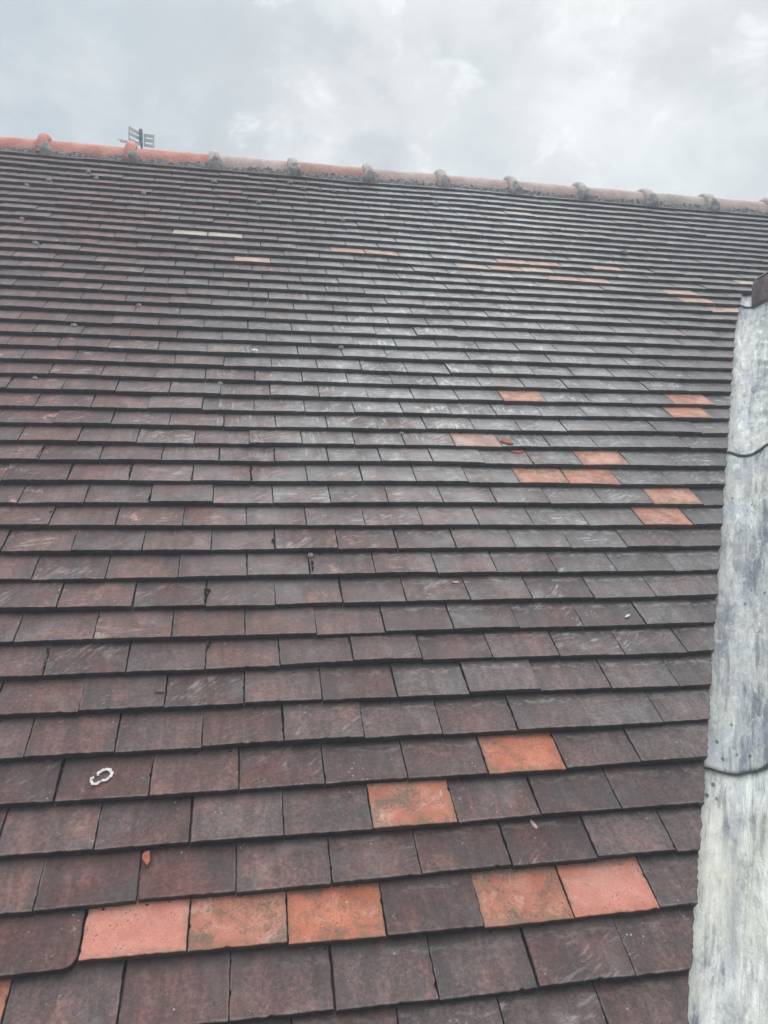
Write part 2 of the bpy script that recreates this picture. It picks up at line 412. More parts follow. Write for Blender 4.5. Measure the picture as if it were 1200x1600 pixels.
JT = {
1:[(182,12),(352,7),(517,4),(685,-2),(858,-2),(1027,1),(1194,3)],
2:[(97,-5),(265,-1),(430,-4),(600,-4),(764,-2),(937,2),(1109,3),(1272,2)],
3:[(179,-4),(347,-2),(517,-6),(685,-7),(853,-8),(1024,-2),(1194,-4)],
4:[(94,-1),(265,-6),(434,-4),(602,-5),(770,-4),(940,-5),(1109,-6),(1280,2)],
5:[(21,-4),(190,0),(359,-2),(525,0),(693,-2),(862,-4),(1030,-4),(1200,-6),(1375,-5)],
6:[(106,1),(277,6),(444,3),(612,1),(779,2),(945,2),(1114,-1),(1288,-3),(1461,-6)],
7:[(18,-1),(188,5),(358,1),(524,6),(691,9),(855,8),(1025,4),(1194,1),(1362,-3)],
8:[(-62,-3),(107,-4),(278,-3),(445,0),(613,-4),(779,-5),(949,-5),(1117,-5),(1289,-7),(1458,-4)],
9:[(11,-1),(181,-4),(350,-1),(519,-4),(685,0),(847,-3),(1015,-3),(1182,-4),(1353,-6),(1530,-7)],
10:[(-64,-4),(107,-6),(280,-1),(450,5),(610,4),(781,5),(947,1),(1113,0),(1282,-4),(1456,-5),(1632,-6)],
11:[(-155,2),(11,2),(183,1),(357,2),(523,4),(691,5),(856,2),(1021,0),(1192,-2),(1357,-5),(1528,-6),(1701,-7)],
12:[(-62,3),(106,0),(279,-1),(448,1),(612,2),(777,1),(942,-1),(1108,-2),(1274,-5),(1445,-9),(1619,-10),(1782,-11)],
13:[(-158,-1),(12,-1),(185,-1),(356,1),(523,3),(689,6),(858,6),(1022,3),(1187,1),(1357,-1),(1526,-2),(1696,-2),(1864,-11)],
14:[(-221,-1),(-50,3),(118,1),(293,1),(462,3),(627,5),(793,8),(959,8),(1122,4),(1288,1),(1453,2),(1626,-8),(1803,-2)],
15:[(-144,6),(23,9),(198,6),(367,9),(533,5),(699,8),(863,11),(1028,10),(1199,6),(1363,2),(1531,1),(1698,4),(1872,1)],
16:[(-221,4),(-54,3),(118,-3),(289,-4),(457,-3),(622,1),(789,2),(955,2),(1122,3),(1283,3),(1453,7),(1624,9),(1796,13),(1968,15)],
17:[(-138,0),(31,1),(206,-5),(376,-10),(542,-6),(709,-7),(877,-7),(1043,2),(1211,3),(1377,3),(1546,8),(1713,9),(1887,14),(2057,11)],
18:[(-213,-7),(-44,-3),(132,-4),(305,-8),(473,-11),(642,-11),(811,-8),(979,3),(1150,1),(1315,4),(1483,6),(1654,8),(1819,10),(1990,12),(2152,12)],
19:[(-320,5),(-150,2),(20,1),(191,-1),(361,-7),(528,-6),(697,-10),(868,-9),(1033,-3),(1198,3),(1366,1),(1530,-2),(1707,8),(1871,6),(2044,9),(2212,12)],
20:[(-208,3),(-40,0),(135,-3),(306,-2),(477,-5),(645,-5),(807,-5),(971,-5),(1138,0),(1306,0),(1476,4),(1645,3),(1812,4),(1980,6),(2153,15)],
21:[(-314,-1),(-144,2),(26,2),(195,2),(367,-1),(538,-4),(704,-3),(869,-7),(1040,-8),(1205,-8),(1372,0),(1544,5),(1708,6),(1873,8),(2046,3)],
22:[(-383,3),(-214,2),(-43,0),(130,-1),(305,-3),(472,-1),(639,2),(808,-1),(978,0),(1143,-3),(1308,3),(1478,4),(1644,2),(1810,0),(1979,6),(2134,3)],
}
JT[0] = [(84,0),(253,0),(422,-7),(587,-7),(757,-10),(927,-6),(1102,-7),(1274,-5)]
JT[-1] = [(687,0),(857,0),(1029,0),(1203,0)]
def s01(x): x = min(1, max(0, x)); return x
def vwarp(u, v):                     # the courses close up towards the far end of the ridge
    return v - .14*s01((u+.9)/4.7)*s01((v/G-26)/12)
def wmain(u, v, h): return (u, vwarp(u, v), h+.0045*n3(u*1.4, v*1.4, 2)-.001)
cut_main = lambda p: VA + VB*p[1] - p[0]
ROW0, ROWR, ROWN = -6, 31, 46
UL, UR = -3.0, 6.2
# tiles of another clay: course, middle of the tile, clay, what it looks like
ODD = [
 (0,0.0,'orange','orange tile at the left edge below the rounded dark tile'),
 (1,.267,'pink','smooth salmon pink tile in the lowest orange row'),
 (1,.434,'mottled','orange tile mottled with grey dirt and white scratches'),
 (1,.601,'orange','orange tile with a small white chip mark'),
 (1,.942,'mottled','orange tile with a dark stained bottom edge, left of the pink one'),
 (1,1.110,'pink','speckled pink tile next to the cut tile at the lead'),
 (3,.769,'mottled','orange tile bleached pale across its middle'),
 (4,1.020,'orange','bright orange tile with dark moss specks'),
 (12,1.696,'rose','orange tile second from the lead valley'),
 (13,1.780,'rose','orange tile one course above another by the lead'),
 (14,1.370,'rose','salmon tile, left of a touching pair'),
 (14,1.540,'rose','salmon tile, right of a touching pair'),
 (15,1.615,'rose','pale salmon tile above the touching pair'),
 (16,1.205,'salmon','pale pinkish tile beside a broken orange shard'),
 (18,2.071,'rose','rose tile, lower of two near the lead'),
 (19,2.128,'rose','rose tile, upper of two near the lead'),
 (19,1.450,'rose','rose orange tile on its own in the mid roof'),
 (28,2.760,'salmon','cut salmon tile against the top of the lead'),
 (29,2.622,'salmon','salmon tile third course below the dormer ridge'),
 (30,2.573,'salmon','salmon tile second course below the dormer ridge'),
 (31,.468,'salmon','salmon pink tile alone on the upper left'),
 (31,1.996,'salmon','pale salmon tile, left of an upper pair'),
 (31,2.160,'salmon','pale salmon tile, right of an upper pair'),
 (32,1.545,'cream','cream pink tile left in a run of three'),
 (32,1.706,'salmon','dusty salmon tile in the middle of a run of three'),
 (32,1.870,'cream','pale grey tile right in a run of three'),
 (33,.927,'salmon','pale pink tile in the upper middle, left of two'),
 (33,1.090,'salmon','pale pink tile in the upper middle, right of two'),
 (33,1.776,'salmon','salmon tile, left of two on the upper right'),
 (33,1.936,'salmon','salmon tile, right of two on the upper right'),
 (33,2.271,'salmon','salmon tile alone on the upper right'),
 (32,3.080,'cream','buff tile just above the dormer ridge end'),
 (34,.175,'cream','cream tile, left of a pair high on the left'),
 (34,.341,'cream','cream tile, right of a pair high on the left'),
 (41,2.024,'cream','cream tile close under the ridge')]
OFFS = {26:.81,27:.22,28:.71,29:.08,30:.81,31:.33,32:.70,33:.07,34:.55,41:.55}
ROOF_M = Matrix.Translation((0,0,H)) @ Matrix.Rotation(PITCH, 4, 'X')
roof = empty('tiled_roof', ROOF_M)
tag(roof, 'large pitched roof of weathered dark brown clay tiles with scattered orange replacement tiles', 'roof')

def course_joints(k, rnd):
    if k in JT:
        js = [(a/1000, d/1000) for a, d in JT[k]]
    else:
        o = OFFS.get(k, (.70 if k % 2 == 0 else .13) + rnd.uniform(-.04, .04))
        if k < 0: o = .10 if k % 2 else .55
        js = [((round(.9/TW)+o)*TW*1.0, 0)]
        o0 = o*.168
        js = [(o0+.168*5, rnd.gauss(0,.001))]
    dr = rnd.gauss(0, .0015)
    while js[0][0] > UL: js.insert(0, (js[0][0]-TW*(.993)-rnd.gauss(0,.0012), js[0][1]*.6+rnd.gauss(0,.0014)))
    lim = UR if k >= ROWR else VA+VB*(k*G+TLEN)+.35
    while js[-1][0] < lim: js.append((js[-1][0]+TW*(.993)+rnd.gauss(0,.0012), js[-1][1]*.6+rnd.gauss(0,.0014)))
    return js

field = Acc(); odd_objs = []
for k in range(ROW0, ROWN):
    rnd = random.Random(1000+k)
    js = course_joints(k, rnd)
    if k in (12, 13, 18, 19, 28, 29, 30): pass
    sp = .007 if k < 8 else (.012 if k < 16 else (.025 if k < 26 else .06))
    cut = cut_main if k < ROWR else None
    for i in range(len(js)-1):
        (a, da), (b, db) = js[i], js[i+1]
        if cut and a > VA+VB*k*G-.012: continue
        if cut and b > VA+VB*k*G-.030 and b < VA+VB*(k*G+TLEN)+.02: b += .12        # tile-and-a-half at the cut
        vt = k*G + (da+db)/2*.75 + rnd.gauss(0, .0012)
        rot = (db-da)/max(b-a, .1)*.45 + rnd.gauss(0, .0035)
        lift = abs(rnd.gauss(0, .0010)); rc = None
        if k == 1 and a < .1 and b > .1: vt -= .011; rc = .022; lift += .003; rot += .01
        if rnd.random() < .12: lift += rnd.uniform(.001, .0045 if k < 14 else .0022)
        rr = (rnd.random(), rnd.random())
        hit = next((q for q in ODD if q[0] == k and a < q[1] < b), None)
        if hit and k > 22:                       # keep the coloured tile where it sits
            pass
        acc = Acc() if hit else field
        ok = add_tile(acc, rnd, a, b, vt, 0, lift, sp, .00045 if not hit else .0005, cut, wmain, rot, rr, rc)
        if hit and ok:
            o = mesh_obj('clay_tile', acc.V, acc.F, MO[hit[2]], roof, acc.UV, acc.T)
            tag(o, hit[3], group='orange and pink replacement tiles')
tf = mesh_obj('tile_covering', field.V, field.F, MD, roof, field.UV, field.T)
tag(tf, 'overlapping courses of dark brown and grey plain clay tiles')
print('tiles verts', len(field.V))

# felted boarding under the tiles, both slopes
VAP = 4.66                                     # apex of the roof, up the slope
def apex(u):                                   # apex in plane coordinates
    return vwarp(u, VAP)
V = []; F = []
us = [UL-.02, -1, 0, 1, 2, 3, 4, 5, UR+.02]
for u in us:
    va = apex(u)
    V.append((u, ROW0*G+.02, -.047)); V.append((u, va-.02, -.047))
    ap = W3(u, va-.02, -.047); lowz = W3(u, ROW0*G, -.05)
    back = Vector((u, 2*ap.y-lowz.y, lowz.z)); V.append(to_plane(back))
for i in range(len(us)-1):
    a = i*3; F.append((a, a+3, a+4, a+1)); F.append((a+1, a+4, a+5, a+2))
mesh_obj('roof_deck', V, F, M_deck, roof)
# plain tiling of the far slope
bacc = Acc(); rnd = random.Random(5)
def wback(u, v, h):
    vv = vwarp(u, VAP) - (VAP - v)
    p = W3(u, vv, h); ay = W3(u, apex(u), 0).y
    return to_plane((p.x, 2*ay-p.y, p.z))
for k in range(0, 46):
    u = UL + (TW/2 if k % 2 else 0)
    while u < UR:
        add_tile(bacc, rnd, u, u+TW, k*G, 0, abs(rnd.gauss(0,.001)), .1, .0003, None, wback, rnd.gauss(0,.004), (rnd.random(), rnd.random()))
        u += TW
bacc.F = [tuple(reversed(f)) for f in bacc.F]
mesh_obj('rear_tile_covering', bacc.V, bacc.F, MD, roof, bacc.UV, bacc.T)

# ------------------------------------------------------------------ ridge
RR = .118
CU = [-2.11,-1.645,-1.175,-.709,-.223,.256,.724,1.186,1.645,2.103,2.564,3.02,3.454,3.90,4.35,4.80,5.25,5.7,6.15]
def ridge_pt(u, ang, r, dz=0.0):               # point on the round ridge, ang 0 = front, pi = back
    ap = W3(u, apex(u), 0)
    cz = ap.z - RR*1.0 + RZ + dz
    return Vector((u, ap.y - math.cos(ang)*r, cz + math.sin(ang)*r))
RZ = .004
def lathe_strip(profile, angs, jit=0.0, seed=0.0, closed=False):
    """profile: list of (u, r); swept over angs"""
    V = []; F = []
    for u, r in profile:
        for a in angs:
            j = jit*n3(u*30+seed, a*4, r*40) + jit*.6*n3(u*90, a*11+seed, 0)
            V.append(to_plane(ridge_pt(u, a, r+j)))
    na = len(angs)
    m = len(profile)
    for i in range(m if closed else m-1):
        for k in range(na-1):
            a = i*na+k; b = ((i+1) % m)*na+k
            F.append((a, a+1, b+1, b))
    return V, F
rcol = [M_ridge_red]*5 + [M_ridge_pink, M_ridge_red, M_ridge_pink, M_ridge_pink, M_ridge_pink, M_ridge_pink, M_ridge_buff, M_ridge_pink] + [M_ridge_pink]*8
ridge_look = {2:'salmon red half round ridge tile at the left edge',3:'salmon red half round ridge tile left of the aerial',4:'red half round ridge tile right of the aerial',
 5:'dusty grey pink half round ridge tile',6:'faded red half round ridge tile',11:'buff lichened half round ridge tile'}
rmat2 = {6: mat_simple('worn_red_ridge', (.42,.21,.18), (.52,.32,.27), 9, .85, .0015, 90)}
A = list(np.linspace(-.12, math.pi+.12, 22))
mort_u = []
for i in range(len(CU)-1):
    u0, u1 = CU[i]+.003, CU[i+1]-.003
    prof = [(u0, RR-.014), (u0, RR-.001), (u0+.002, RR)] + [(u0+(u1-u0)*q, RR+.0015*math.sin(q*9+i)) for q in (.2,.4,.6,.8)] + [(u1-.002, RR), (u1, RR-.001), (u1, RR-.014)]
    V, F = lathe_strip(prof, A, .0012, i*3.1, closed=True)
    o = mesh_obj('ridge_tile', V, F, rmat2.get(i, rcol[i]), roof, smooth=True)
    tag(o, ridge_look.get(i, 'faded pink grey half round ridge tile'), group='ridge tiles')
    # the rolled collar over the joint belongs to the tile on its right
    uc = CU[i]; r0 = RR+.002
    wd, hh = .030, (.032 if i < 5 else .024)+.003*math.sin(i*5)
    prof = [(uc-wd, r0-.006), (uc-wd*.97, r0+hh*.45), (uc-wd*.70, r0+hh*.85), (uc-wd*.25, r0+hh), (uc+wd*.25, r0+hh), (uc+wd*.70, r0+hh*.85), (uc+wd*.97, r0+hh*.45), (uc+wd, r0-.006)]
    V, F = lathe_strip(prof, A, .003 if i < 5 else .006, i*7.7, closed=True)
    mesh_obj('collar', V, F, M_ridge_red if i <= 4 else M_collar_grey, o, smooth=True)
    # mortar lump at the foot of the collar
    V = []; F = []; nu, nv = 12, 9
    for a in range(nv+1):
        ph = math.pi/2*a/nv
        for b in range(nu):
            th = 2*math.pi*b/nu
            r = 1+.22*n3(math.cos(th)*2+i*5, math.sin(th)*2, ph*2)
            ap = apex(uc)
            x = uc+.010+.050*math.cos(th)*math.cos(ph)*r; y = ap-.150+.062*math.sin(th)*math.cos(ph)*r; z = -.015+.066*math.sin(ph)*r
            V.append((x, y, z))
    for a in range(nv):
        for b in range(nu): F.append((a*nu+b, a*nu+(b+1)%nu, (a+1)*nu+(b+1)%nu, (a+1)*nu+b))
    mesh_obj('mortar_lump', V, F, M_lump, o, smooth=True)

# rough mortar bedding along the foot of the ridge tiles
V = []; F = []; nu = int((UR-UL)/.011); nv = 8
for i in range(nu+1):
    u = UL+(UR-UL)*i/nu; ap = apex(u)
    wob = .010*n3(u*9, 0, 0)+.006*n3(u*40, 3, 0)
    for j in range(nv+1):
        q = j/nv
        v = ap-.192+wob+(.085-wob)*q
        h = -.017+.040*math.sin(q*1.5)**.8 + (.007*n3(u*60, v*60, 0)+.004*n3(u*150, v*150, 5))*min(1, q*4+.15)
        V.append((u, v, h))
for i in range(nu):
    for j in range(nv):
        a = i*(nv+1)+j; F.append((a, a+nv+1, a+nv+2, a+1))
o = mesh_obj('mortar_bedding', V, F, M_mortar, roof)
tag(o, 'rough dark pebbly mortar under the ridge tiles')

# ------------------------------------------------------------------ lead valley
PHI = math.atan(sP/VB)                               # pitch of the dormer roof that meets the main one in this valley
dirw = Vector((VB, cP, sP)); dlen = dirw.length; dirn = dirw.normalized()
n_main = Vector((0, -sP, cP)); n_dor = Vector((-math.sin(PHI), 0, math.cos(PHI)))
e1 = n_main.cross(dirn).normalized()                 # in the main slope, away from the fold
if e1.x > 0: e1 = -e1
e2 = dirn.cross(n_dor).normalized()
if e2.x < 0: e2 = -e2
FD = VA+.090                                         # fold of the lead
def fold(v): return W3(FD+VB*v, v, -.030)
VT = mat = Matrix.Translation((0,0,0))
valley = empty('lead_valley', Matrix.Translation(fold(0)))
tag(valley, 'dented grey white lead gutter lining the valley on the right side of the tiles', 'valley gutter')
base0 = fold(0)
def softp(x, w=.014): return w*math.log(1+math.exp(max(-40, min(40, x/w))))
def lead_surface(s, c, seed, lift=0.0):
    p = fold(0) + dirn*s
    a, b = softp(-c), softp(c)
    avg = (n_main*(1/(1+math.exp(max(-40,min(40,c/.02))))) + n_dor*(1/(1+math.exp(max(-40,min(40,-c/.02)))))).normalized()
    h = .0030*n3(s*13+seed, c*26, seed)+.0020*n3(s*34, c*60+seed, 1)+.0009*n3(s*90, c*130, seed)
    if c > .02: h += (.0060*n3(s*22+c*40, c*12+seed, 7))*min(1, (c-.02)/.05)*(1.6 if s > 1.9 else .7)
    h += .0022*math.exp(-((c+.055)/.008)**2)           # an old dressing crease
    return p + e1*a + e2*b + avg*(h+lift)
laps_v = [-.95, .355, 1.560, 2.845, 3.02]
for i in range(4):
    s0, s1 = laps_v[i]*dlen, laps_v[i+1]*dlen + (.10 if i < 3 else .0)
    ns, nc = int((s1-s0)/.010), 46
    V = []; F = []; UVs = []
    cs = [ -.20 + .46*j/nc for j in range(nc+1)]
    def lapshape(c): return .012*math.sin(c*22+i)*.3 + .004*n3(c*30, i, 0)
    for a in range(ns+1):
        q = a/ns; s = s0+(s1-s0)*q
        for c in cs:
            se = s + lapshape(c)*(1-q)
            # the upper sheet rides over the head of the one below
            lift = (.0062 if i > 0 else 0)*math.exp(-max(0, (s-s0))/.13) - .0025*(1 if q > .93 and i < 3 else 0)
            p = lead_surface(se, c, 3.0, lift) - base0
            V.append(p); UVs.append((se+i*3.3, c))
    for a in range(ns):
        for b in range(nc):
            k = a*(nc+1)+b; F.append((k, k+nc+1, k+nc+2, k+1))
    # turned down thickness at the bottom edge
    k0 = len(V)
    for b, c in enumerate(cs):
        V.append(lead_surface(s0+lapshape(c)+.0015, c, 3.0, -.0006) - base0); UVs.append((s0, c))
    for b in range(nc): F.append((k0+b, b, b+1, k0+b+1))
    mid = V[(nc+1)*3+10]
    o = mesh_obj('lead_sheet', V, F, M_lead[i], valley, uv=UVs, smooth=True)
    tag(o, ['cream white lead sheet, lowest in the valley','smeared blue grey lead sheet in the middle of the valley','scratched mottled lead sheet in the upper valley','short lead piece at the head of the valley'][i])

# ------------------------------------------------------------------ dormer roof on the far side of the valley
bdir = Vector((math.cos(PHI), 0, math.sin(PHI))); adir = Vector((0,-1,0))
O2 = fold(0) + n_dor*.030
DM = Matrix(((adir.x,bdir.x,n_dor.x,0),(adir.y,bdir.y,n_dor.y,0),(adir.z,bdir.z,n_dor.z,0),(0,0,0,1))); DM.translation = O2
dorm = empty('dormer_roof', DM)
tag(dorm, 'dormer roof with a brown clay ridge end, right of the lead valley', 'dormer')
DI = DM.inverted()
vtop = DI @ fold(3.02); vbot = DI @ fold(-.9)
sl = (vtop.x-vbot.x)/(vtop.y-vbot.y); ic = vbot.x-sl*vbot.y          # a = ic + sl*b on the fold
perp = math.sqrt(1+sl*sl)
BT = vtop.y - .02                                                      # slope length up to the dormer ridge
dacc = Acc(); rnd = random.Random(77)
cut_d = lambda p: p[0] - (ic+sl*p[1]) - .150*perp
kk = int(BT/G)
for k in range(-9, kk):
    u = -3 + (TW/2 if k % 2 else 0)
    while u < 1.6:
        if u+TW > ic+sl*k*G+.1:
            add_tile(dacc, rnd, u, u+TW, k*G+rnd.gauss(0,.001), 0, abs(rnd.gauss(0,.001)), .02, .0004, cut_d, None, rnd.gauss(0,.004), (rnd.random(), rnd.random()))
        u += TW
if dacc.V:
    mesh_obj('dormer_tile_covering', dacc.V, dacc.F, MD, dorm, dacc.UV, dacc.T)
# far slope and boarding of the dormer
rl = DM @ Vector((vtop.x-.02, BT+.02, -.05)); rz = rl.z; rxx = rl.x
V = []; 
def dl_(p): return DI @ Vector(p)
y0, y1 = rl.y+.05, rl.y-3.0
Lx = 1.9*math.cos(PHI); Lz = 1.9*math.sin(PHI)
V = [dl_((rxx, y0, rz)), dl_((rxx, y1, rz)), dl_((rxx+Lx, y1, rz-Lz)), dl_((rxx+Lx, y0-1.9*cP, rz-Lz))]
bt2 = 1.9
V += [dl_((rxx-.0, y0, rz)), dl_((rxx, y1, rz)), dl_((rxx-Lx, y1, rz-Lz)), dl_((rxx-Lx, y0-Lz/sP*cP, rz-Lz))]
mesh_obj('dormer_deck', V, [(0,1,2,3), (4,7,6,5)], M_deck, dorm)
r2 = Acc()
def wfar(u, v, h):
    p = DM @ Vector((u, v, h)); cx = (DM @ Vector((0, BT, 0))).x
    q = Vector((2*cx-p.x, p.y, p.z)); return tuple(DI @ q)
for k in range(6, kk):
    u = -3 + (TW/2 if k % 2 else 0)
    while u < 1.4:
        if u+TW > ic+sl*k*G+.1:
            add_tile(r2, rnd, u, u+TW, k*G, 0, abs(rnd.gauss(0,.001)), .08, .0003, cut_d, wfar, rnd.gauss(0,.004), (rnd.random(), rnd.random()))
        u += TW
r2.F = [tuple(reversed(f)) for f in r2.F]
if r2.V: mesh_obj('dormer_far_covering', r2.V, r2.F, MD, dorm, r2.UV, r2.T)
# dormer ridge: angular brown ridge tiles running towards the viewer
top = DM @ Vector((0, BT, 0)); rX, rZ = top.x, top.z
yy0 = fold(3.02).y
RS = yy0 - .145
WA = math.radians(64)
for i in range(6):
    ya, yb = RS-.45*i, RS-.45*(i+1)+.006
    w1, th = .150, .015
    prof = [(-.080,-.118), (-.077,-.075), (-.072,-.030)] + [(-.072*math.cos(q), -.030+.072*math.sin(q)) for q in np.linspace(.25, math.pi-.25, 9)] + [(.072,-.030), (.077,-.075), (.080,-.118)]
    V = []; F = []
    np_ = len(prof)
    for y in (ya, ya-.004, (ya+yb)/2, yb+.004, yb):
        sh = .002 if y in (ya, yb) else 0
        for x, z in prof: V.append(dl_((rX+x*(1-sh*4), y, rZ+z-sh+.0015*n3(x*30, y*9, i))))
    for x, z in prof: V.append(dl_((rX+x*.90, ya, rZ+z-th)))
    for x, z in prof: V.append(dl_((rX+x*.90, yb, rZ+z-th)))
    for r in range(4):
        for k in range(np_-1): a = r*np_+k; F.append((a, a+1, a+np_+1, a+np_))
    for k in range(np_-1):
        a = k; b = 5*np_+k; F.append((a+1, a, b, b+1))
        a = 4*np_+k; b = 6*np_+k; F.append((a, a+1, b+1, b))
        F.append((5*np_+k, 6*np_+k, 6*np_+k+1, 5*np_+k+1))
    for k in (0, np_-1):
        F.append((k, np_+k, 2*np_+k, 3*np_+k, 4*np_+k, 6*np_+k, 5*np_+k))
    o = mesh_obj('ridge_tile', V, F, M_ridge_brown, dorm)
    tag(o, 'brown angular ridge tile of the dormer', group='dormer ridge tiles')

# ------------------------------------------------------------------ aerial beyond the ridge

def bar(V, F, a, b, wx, wy, side):
    """square bar from a to b, wx wide along `side`, wy deep"""
    a, b = Vector(a), Vector(b); d = (b-a).normalized(); sd_ = (Vector(side) - d*Vector(side).dot(d)).normalized(); t_ = d.cross(sd_)
    k = len(V)
    for p in (a, b):
        for x, y in ((-1,-1),(1,-1),(1,1),(-1,1)): V.append(p + sd_*x*wx/2 + t_*y*wy/2)
    F += [(k,k+1,k+2,k+3),(k+7,k+6,k+5,k+4)] + [(k+j, k+4+j, k+4+(j+1)%4, k+(j+1)%4) for j in range(4)]
def tube(V, F, a, b, r, n=10):
    a, b = Vector(a), Vector(b); d = (b-a).normalized(); s_ = d.orthogonal().normalized(); t_ = d.cross(s_); k = len(V)
    for p in (a, b):
        for j in range(n): V.append(p + (s_*math.cos(2*math.pi*j/n)+t_*math.sin(2*math.pi*j/n))*r)
    F += [(k+j, k+(j+1)%n, k+n+(j+1)%n, k+n+j) for j in range(n)] + [tuple(k+j for j in range(n-1,-1,-1)), tuple(k+n+j for j in range(n))]
AC = Vector((-.519, 5.83, 9.372))
aer = empty('tv_aerial', Matrix.Translation(Vector((AC.x+.008, AC.y, 5.25))) )
tag(aer, 'small television aerial with a slotted grey reflector sticking up behind the ridge', 'aerial')
A0 = Vector((AC.x+.008, AC.y, 5.25))
L = lambda p: Vector(p) - A0
V=[];F=[]; tube(V,F, L((AC.x+.010,AC.y+.012,5.22)), L((AC.x-.004,AC.y+.012,9.428)), .0100, 12)
mesh_obj('mast', V, F, M_pole, aer, smooth=False)
V=[];F=[]
bar(V,F, L((AC.x-.006,AC.y-.022,9.30)), L((AC.x-.010,AC.y-.022,9.445)), .030, .03, (1,0,0))
bar(V,F, L((AC.x-.016,AC.y-.040,9.345)), L((AC.x-.016,AC.y-.040,9.392)), .012, .02, (1,0,0))
mesh_obj('clamp_bracket', V, F, M_pole, aer)
def panel(xi, zi, xo, zo, yi, yo, hgt):
    V=[];F=[]
    def P(q, r):                       # q across (0 at the mast), r up
        return L((xi+(xo-xi)*q, yi+(yo-yi)*q, zi+(zo-zi)*q + hgt*r))
    for r, wd in ((.05,.018),(.37,.016),(.66,.020),(.95,.018)) if False else ((.10,.026),(.52,.030),(.90,.030)):
        bar(V,F,P(0,r),P(1,r),wd,.006,(0,0,1))
    for q, wd in ((.04,.014),(.96,.012)):
        a, b = P(q,.0), P(q,1.0); bar(V,F,a+Vector((0,-.002,0)),b+Vector((0,-.002,0)),wd,.008,(1,0,0))
    return mesh_obj('reflector_panel', V, F, M_steel, aer)
panel(AC.x-.018, 9.303, AC.x-.116, 9.330, 5.84, 5.80, .132)
panel(AC.x+.018, 9.302, AC.x+.112, 9.272, 5.84, 5.80, .122)
V=[];F=[]
bar(V,F, L((AC.x-.01, 5.81, 9.300)), L((AC.x-.135, 5.50, 9.135)), .012, .012, (0,0,1))
mesh_obj('boom', V, F, M_steel, aer)
for q in (.55, .72, .88):
    p = Vector((AC.x-.01-.125*q, 5.81-.31*q, 9.300-.165*q)); V=[];F=[]
    bar(V,F, L(p+Vector((-.050,.0,.020))), L(p+Vector((.050,0,-.010))), .008, .004, (0,0,1))
    mesh_obj('element', V, F, M_steel, aer)

# ------------------------------------------------------------------ small things lying on the tiles
def surf_h(u, v):                       # height of the tile surface (plane coordinates)
    k = math.floor(v/G); return -(v-k*G)*(TH+.0003)/G
def blob(name, u, v, r, hh, mat, seed, parent=None, flat=1.0, nu=14, nv=7, rough=.35, h0=None):
    V=[];F=[]
    h0 = surf_h(u, v) if h0 is None else h0
    org = W3(u, v, h0)
    for a in range(nv+1):
        ph = math.pi/2*a/nv
        for b in range(nu):
            th = 2*math.pi*b/nu
            q = 1+rough*n3(math.cos(th)*1.7+seed, math.sin(th)*1.7, ph*2+seed)+rough*.5*n3(math.cos(th)*5+seed, math.sin(th)*5, ph*6)
            x, y, z = r*math.cos(th)*math.cos(ph)*q, r*flat*math.sin(th)*math.cos(ph)*q, hh*math.sin(ph)*q-.001
            V.append(W3(u+x, v+y, h0+z)-org)
    for a in range(nv):
        for b in range(nu): F.append((a*nu+b, a*nu+(b+1)%nu, (a+1)*nu+(b+1)%nu, (a+1)*nu+b))
    F.append(tuple(range(nu-1,-1,-1)))
    o = mesh_obj(name, V, F, mat, None, smooth=True); o.location = org
    return o
rnd = random.Random(9)
for i, (u, v) in enumerate([(-0.413,4.182),(-0.357,4.047),(-0.675,3.896),(-0.585,3.982),(-0.596,3.441),(-0.478,3.148),(-0.188,2.36),(-0.248,1.964),(0.025,2.527),(0.617,1.06),(0.808,2.248),(0.358,1.955),(0.512,3.895),(0.697,4.263),(0.87,4.231),(0.769,4.15),(0.945,4.143),(0.951,3.696),(0.956,1.657),(-0.089,3.85),(0.266,4.161),(1.532,4.075),(2.466,3.514)]):
    vv = vwarp(u, math.floor(v/G)*G+.085)
    r = .0085 if v < 1.2 else rnd.uniform(.009, .013) if v < 3 else rnd.uniform(.011, .018)
    o = blob('moss_clump', u, vv, r, r*.95, M_clump, i*3.3)
    tag(o, 'small dried grey moss lump sitting against a tile edge on the upper roof' if v > 1.2 else 'single grey moss lump above a joint in the lower middle of the roof', 'moss', 'dried moss lumps' if v > 1.2 else None)
